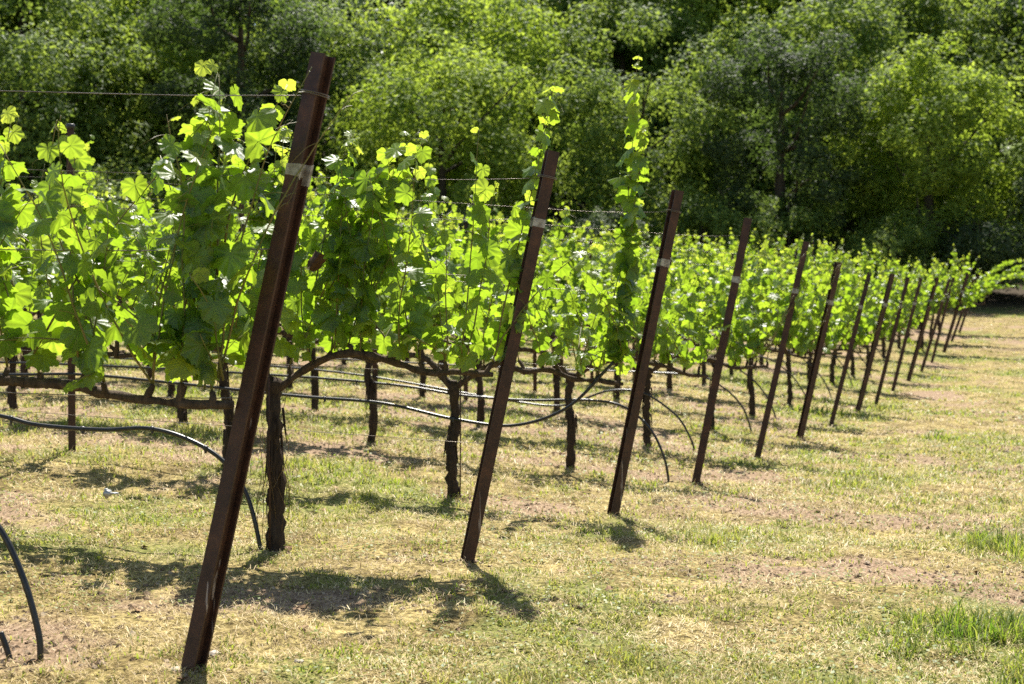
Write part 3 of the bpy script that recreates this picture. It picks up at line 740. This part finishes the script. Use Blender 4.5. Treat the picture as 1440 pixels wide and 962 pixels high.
# ------------------------------------------------------------------ black drip hoses
def hose(pts, label, r_=.0095, emit=0):
    P = catmull(np.array(pts), 10); mb = MB(); mb.tube(P, r_, 9); o = mb.build('drip_hose', M['hose']); tag(o, label, 'hose', 'black drip irrigation hoses')
    if emit:
        for i_ in range(9, len(P) - 24, emit):
            d = P[i_ + 1] - P[i_]; d /= np.linalg.norm(d); c = P[i_] - UP * (r_ + .004)
            m2 = MB(); m2.tube(np.array([c + UP * .006, c - UP * .010]), [.008, .005], 8); m2.tube(np.array([P[i_] - d * .009, P[i_] + d * .009]), r_ * 1.22, 9)
            m2.build('emitter', M['cap'], o)
    return o
def hp(n, px, py, off=0.0, nominal=None):
    """point on row n's plane seen at a photo pixel (the row runs back slightly as it goes left)"""
    d = depth(n)
    for _ in range(6):
        p = at(px, py, d); tt_ = (p[:2] - PB[n - 1][:2]).dot(ROW); d = depth(n) + tt_ * ROW[1]
    p = at(px, py, d); p[:2] += PERP * off; return p
def toground(p, dz=-.03): p = p.copy(); p[2] = gz(p[0], p[1]) + dz; return p
e = hp(1, 57, 938); hose([hp(1, -170, 600), hp(1, -90, 655), hp(1, -30, 712), hp(1, 5, 752), hp(1, 35, 820), hp(1, 54, 890), toground(e, .0), toground(e, -.10)],
     'black drip hose arching into the ground at lower left corner', .0105)
e = hp(1, 21, 925, .02); hose([hp(1, 8, 886, .03), hp(1, 14, 905, .025), toground(e, -.02)], 'short black hose stub poking from the ground at lower left', .0095)
def z_on(n, t, h, off=0):
    x, y = row_xy(n, t); return np.array([x + PERP[0] * off, y + PERP[1] * off, gz(x, y) + h])
e = hp(2, 371, 738, .05); hose([hp(2, -420, 545, .05), hp(2, -150, 562, .05), hp(2, 0, 582, .05), hp(2, 60, 596, .05), hp(2, 150, 603, .05), hp(2, 215, 601, .05), hp(2, 270, 616, .05),
      hp(2, 318, 645, .05), hp(2, 352, 692, .05), toground(e, .02), toground(e, -.08)], 'black drip hose of the second row, dropping beside the string-wrapped trunk', .0105, 14)
hose([hp(3, -300, 520, .05), hp(3, 0, 526, .05), hp(3, 120, 526, .05), hp(3, 250, 538, .05), hp(3, 420, 556, .05), hp(3, 540, 566, .05), hp(3, 640, 588, .05), hp(3, 725, 597, .05), hp(3, 800, 572, .05), hp(3, 858, 515, .05), hp(3, 866, 508, .02)],
     'black drip hose sagging behind the second post and tied up to a cordon', .0095, 17)
e = hp(4, 941, 672, .04); hose([hp(4, -200, 505, .05), hp(4, 100, 512, .05), hp(4, 390, 527, .05), hp(4, 560, 541, .05), hp(4, 650, 555, .05), hp(4, 740, 562, .05), hp(4, 830, 562, .05), hp(4, 880, 572, .05), hp(4, 915, 602, .05), hp(4, 934, 640, .05), toground(e, .0), toground(e, -.1)],
     'black drip hose curving down to the ground between the third and fourth posts', .0095, 17)
e = hp(5, 977, 630, .04); hose([hp(5, 100, 500, .05), hp(5, 450, 520, .05), hp(5, 700, 560, .05), hp(5, 780, 570, .05), hp(5, 815, 563, .05), hp(5, 858, 549, .05), hp(5, 905, 552, .05), hp(5, 950, 582, .05), hp(5, 970, 612, .05), toground(e, .0), toground(e, -.1)],
     'black drip hose arched up then falling just left of the fourth post foot', .0095)
e = hp(6, 1057, 603, .04); hose([hp(6, 300, 495, .05), hp(6, 700, 516, .05), hp(6, 880, 522, .05), hp(6, 980, 528, .05), hp(6, 1018, 545, .05), hp(6, 1045, 573, .05), toground(e, .0), toground(e, -.1)],
     'black drip hose bending to the ground between the fourth and fifth posts', .0095)
for n in range(7, 13):
    le = min(row_len(n), 14)
    pts = [z_on(n, le - q * (le - 1.4) / 6, .62 + rnd.uniform(-.03, .03), .05) for q in range(7)] + [z_on(n, .95, .48, .05), z_on(n, .7, .22, .05), z_on(n, .58, -.08, .05)]
    hose(pts, f'thin-looking black drip hose of the {ORD[n]} row, dropping to ground near its post', .009)

# ------------------------------------------------------------------ a few stones at the nearest post's foot
def stone(px, py, d, s, seed, lab):
    g_ = np.random.default_rng(seed); import bmesh
    bm = bmesh.new(); bmesh.ops.create_icosphere(bm, subdivisions=3, radius=1)
    sc = np.array([1, .75, .45]) * s; ph = g_.uniform(0, 6, 6)
    for v in bm.verts:
        k_ = 1 + .16 * math.sin(3 * v.co.x + ph[0]) * math.sin(4 * v.co.y + ph[1]) + .10 * math.sin(7 * v.co.z + ph[2] + 5 * v.co.x)
        v.co = Vector((v.co.x * sc[0] * k_, v.co.y * sc[1] * k_, v.co.z * sc[2] * k_))
    me = bpy.data.meshes.new('stone'); bm.to_mesh(me); bm.free(); me.materials.append(M['stone'])
    for p in me.polygons: p.use_smooth = True
    o = bpy.data.objects.new('stone', me); C.objects.link(o); p = at(px, py, d); o.location = (p[0], p[1], gz(p[0], p[1]) + s * .12); o.rotation_euler = (0, 0, g_.uniform(0, 6)); tag(o, lab, 'stone', 'pale stones on the ground')
stone(247, 953, 4.33, .022, 1, 'pale stone left of the nearest post foot')
stone(300, 912, 4.55, .024, 2, 'pale flat stone right of the nearest post foot')
stone(420, 925, 4.5, .016, 3, 'small whitish stone alone on clippings below the leafy shadow')

# ------------------------------------------------------------------ wooded hillside: trees with their own trunk and crown
def tree_proto(seed, h, rx, leafm, nclump, nleaf, lsize, base=.06, name='tree'):
    g = np.random.default_rng(seed); root = empty(name); tr = MB()
    lean = g.normal(0, .06, 2); tops = []
    P = catmull([np.array([0, 0, -.4]), np.array([lean[0] * h * .3, lean[1] * h * .3, h * .25]), np.array([lean[0] * h * .6 + g.normal(0, .2), lean[1] * h * .6, h * .55]), np.array([lean[0] * h, lean[1] * h, h * .9])], 7)
    tr.tube(P, np.linspace(.026 * h, .005 * h, len(P)) * g.uniform(.9, 1.1, len(P)), 9, rough=.08, rng=g)
    for q in range(9):
        i0 = g.integers(int(len(P) * .18), int(len(P) * .85)); a = g.uniform(0, 6.28); l = rx * g.uniform(.5, .9); b = P[i0]
        d = np.array([math.cos(a), math.sin(a), g.uniform(.3, .9)])
        Q = catmull([b, b + d * l * .45 + g.normal(0, .15, 3), b + d * l * np.array([1, 1, 1.25])], 5)
        tr.tube(Q, np.linspace(.010 * h, .0022 * h, len(Q)), 6)
    tr.build('trunk', M['tree_bark'], root)
    sh_ = g.uniform(0, 1); cz = h * (.5 + base * .5); rz = h * (.5 - base * .5); ph = g.uniform(0, 6.28, 4)
    PP, NN, SS, TT = [], [], [], []
    for q in range(nclump):
        d = g.normal(0, 1, 3); d /= np.linalg.norm(d)
        lob = 1 + .16 * math.sin(3 * math.atan2(d[1], d[0]) + ph[0]) + .13 * math.sin(5 * d[2] + ph[1]) + .1 * math.sin(5 * math.atan2(d[1], d[0]) + ph[2] + 3 * d[2])
        u = g.uniform(.45, 1) ** .5 * lob * (1 - .22 * max(0, d[2]) * sh_)
        c = np.array([lean[0] * h * .6, lean[1] * h * .6, cz]) + d * np.array([rx, rx, rz]) * u
        rc = g.choice([.13, .18, .24, .38]) * g.uniform(.85, 1.15) * rx * .85; ct = g.normal(0, .15); nleaf_ = nleaf * (rc / (.24 * rx)) ** 1.6; m = int(nleaf_ * g.uniform(.7, 1.3))
        e = g.normal(0, 1, (m, 3)); e /= np.linalg.norm(e, axis=1)[:, None]
        rr = g.uniform(.3, 1, m) ** .5
        e[:, 2] = np.where(e[:, 2] < -.2, e[:, 2] * .75, e[:, 2]); p = c + e * (rr * rc)[:, None] * np.array([1.0, 1.0, 1.0]) + g.normal(0, .06, (m, 3))
        keep = p[:, 2] > .1
        nr = e * .8 + d * .5 + np.array([0, 0, .55]) + g.normal(0, .5, (m, 3))
        PP.append(p[keep]); NN.append(nr[keep]); SS.append(g.uniform(.5, 1.45, keep.sum()) * lsize); TT.append(np.clip(.45 + ct + g.normal(0, .18, keep.sum()), 0, 1))
    P = np.concatenate(PP); N = np.concatenate(NN); S = np.concatenate(SS); T = np.concatenate(TT)
    N /= np.linalg.norm(N, axis=1)[:, None]; A = np.cross(N, g.normal(0, 1, N.shape)); A /= np.linalg.norm(A, axis=1)[:, None] + 1e-9; B = np.cross(N, A)
    S = S[:, None]; bend = N * S * .25
    V = np.stack([P - A * S, P - B * S * .5 - bend, P + A * S, P + B * S * .5 - bend], 1).reshape(-1, 3); o = np.arange(len(P)) * 4
    mesh_np('crown', V, [np.stack([o, o + 1, o + 2], 1), np.stack([o, o + 2, o + 3], 1)], leafm, root, {'tint': np.repeat(T, 4)}, False)
    return root
KIND = {'oak': ('oak_leaf', 'mid-green bushy oak'), 'bay': ('bay_leaf', 'bright fresh-green bushy tree'), 'grey': ('grey_leaf', 'pale grey-green glossy tree'), 'dark': ('dark_leaf', 'tall dark evergreen oak')}
TP = {}
for kn, sd_, hh, rr_ in (('oak', 1, 8.0, 3.3), ('oak', 2, 9.0, 3.0), ('bay', 3, 8.0, 3.4), ('bay', 4, 9.5, 3.0), ('grey', 5, 8.5, 2.9), ('dark', 6, 12.0, 3.0), ('dark', 7, 11.0, 3.4), ('oak', 8, 7.0, 3.2)):
    TP.setdefault(kn, []).append(tree_proto(700 + sd_, hh, rr_, M[KIND[kn][0]], 150, 270, .088, base=.16 if kn == 'dark' else .03, name='tree'))
SHR = [tree_proto(760, 3.0, 1.9, M['oak_leaf'], 50, 220, .065, .0, 'shrub'), tree_proto(761, 3.0, 1.9, M['dark_leaf'], 50, 220, .065, .0, 'shrub')]
tused = set(); rt = random.Random(12)
lines = [(47, 5.2, .72, 1.15, 'front'), (54, 5.2, 1.0, 1.4, 'second'), (62, 5.4, 1.25, 1.7, 'third'), (72, 6.0, 1.5, 1.9, 'fourth')]
FRONT = ['bay', 'oak', 'dark', 'bay', 'oak', 'dark', 'bay', 'grey', 'bay', 'bay', 'oak', 'dark']
for li, (dy, spx, h0, h1, nm) in enumerate(lines):
    x = -.40 * dy - 2; q = 1
    while x < .40 * dy + 3:
        kn = rt.choice([['oak'], ['dark', 'oak', 'bay', 'oak', 'dark'], ['dark', 'bay', 'oak', 'grey', 'bay'], ['dark', 'oak', 'bay']][li])
        if li == 0: kn = FRONT[(q - 1) % len(FRONT)]
        pr = rt.choice(TP[kn]); o = pr if pr not in tused else copy_tree(pr); tused.add(pr)
        xx = x + rt.uniform(-1.2, 1.2); yy = dy + rt.uniform(-2.4, 2.4) - .06 * xx
        s = rt.uniform(h0, h1) * (.85 if kn == 'dark' else 1); o.location = (xx, yy, gz(xx, yy) - .1); o.scale = (s * rt.uniform(.9, 1.2), s * rt.uniform(.9, 1.1), s); o.rotation_euler = (0, 0, rt.uniform(0, 6.28))
        tag(o, f'{KIND[kn][1]}, {ORD[q]} from the left in the {nm} line of trees', 'tree', 'trees on the hillside behind the vineyard')
        x += spx * rt.uniform(.75, 1.25); q += 1
x = -20; q = 1; first = {0: True, 1: True}
while x < 22:
    w = rt.choice([0, 0, 1]); o = SHR[w] if first[w] else copy_tree(SHR[w]); first[w] = False
    yy = 43.2 + rt.uniform(-.8, .8) - .06 * x; s = rt.uniform(.7, 1.15)
    o.location = (x, yy, gz(x, yy) - .1); o.scale = (s, s, s); o.rotation_euler = (0, 0, rt.uniform(0, 6.28))
    tag(o, f'low dark shrub at the wood edge, {ORD[q]} from the left', 'shrub', 'shrubs along the foot of the wood'); x += rt.uniform(2.2, 3.0); q += 1

# ------------------------------------------------------------------ light, sky, camera
sd = Vector((.10, 1.0, 0)).normalized(); EL = R(57); sunv = Vector((sd.x * math.cos(EL), sd.y * math.cos(EL), math.sin(EL)))
sun = bpy.data.lights.new('sun', 'SUN'); sun.energy = 5.0; sun.angle = R(.53); sun.color = (1, .95, .86)
so = bpy.data.objects.new('sun', sun); C.objects.link(so); so.rotation_euler = (-sunv).to_track_quat('-Z', 'Y').to_euler()
w = bpy.data.worlds.new('World'); SC.world = w; w.use_nodes = True; nt = w.node_tree; bg = nt.nodes['Background']
sk = nt.nodes.new('ShaderNodeTexSky'); sk.sky_type = 'NISHITA'; sk.sun_disc = False; sk.sun_elevation = EL; sk.sun_rotation = math.atan2(sd.x, sd.y)
nt.links.new(sk.outputs[0], bg.inputs[0]); bg.inputs[1].default_value = .07
cam = bpy.data.cameras.new('camera'); cam.lens = 50; cam.sensor_width = 36; cam.clip_end = 2000; cam.clip_start = .05
cam.dof.use_dof = True; cam.dof.focus_distance = 5.6; cam.dof.aperture_fstop = 4.8
co = bpy.data.objects.new('camera', cam); C.objects.link(co); co.location = (0, 0, CAMZ); co.rotation_euler = (math.pi / 2 - PITCH, 0, 0); SC.camera = co
SC.view_settings.view_transform = 'Standard'; SC.view_settings.look = 'None'; SC.view_settings.gamma = 1; SC.view_settings.exposure = 1.28
cy = SC.cycles; cy.max_bounces = 10; cy.diffuse_bounces = 6; cy.glossy_bounces = 2; cy.transmission_bounces = 6; cy.sample_clamp_indirect = 6; cy.use_denoising = False
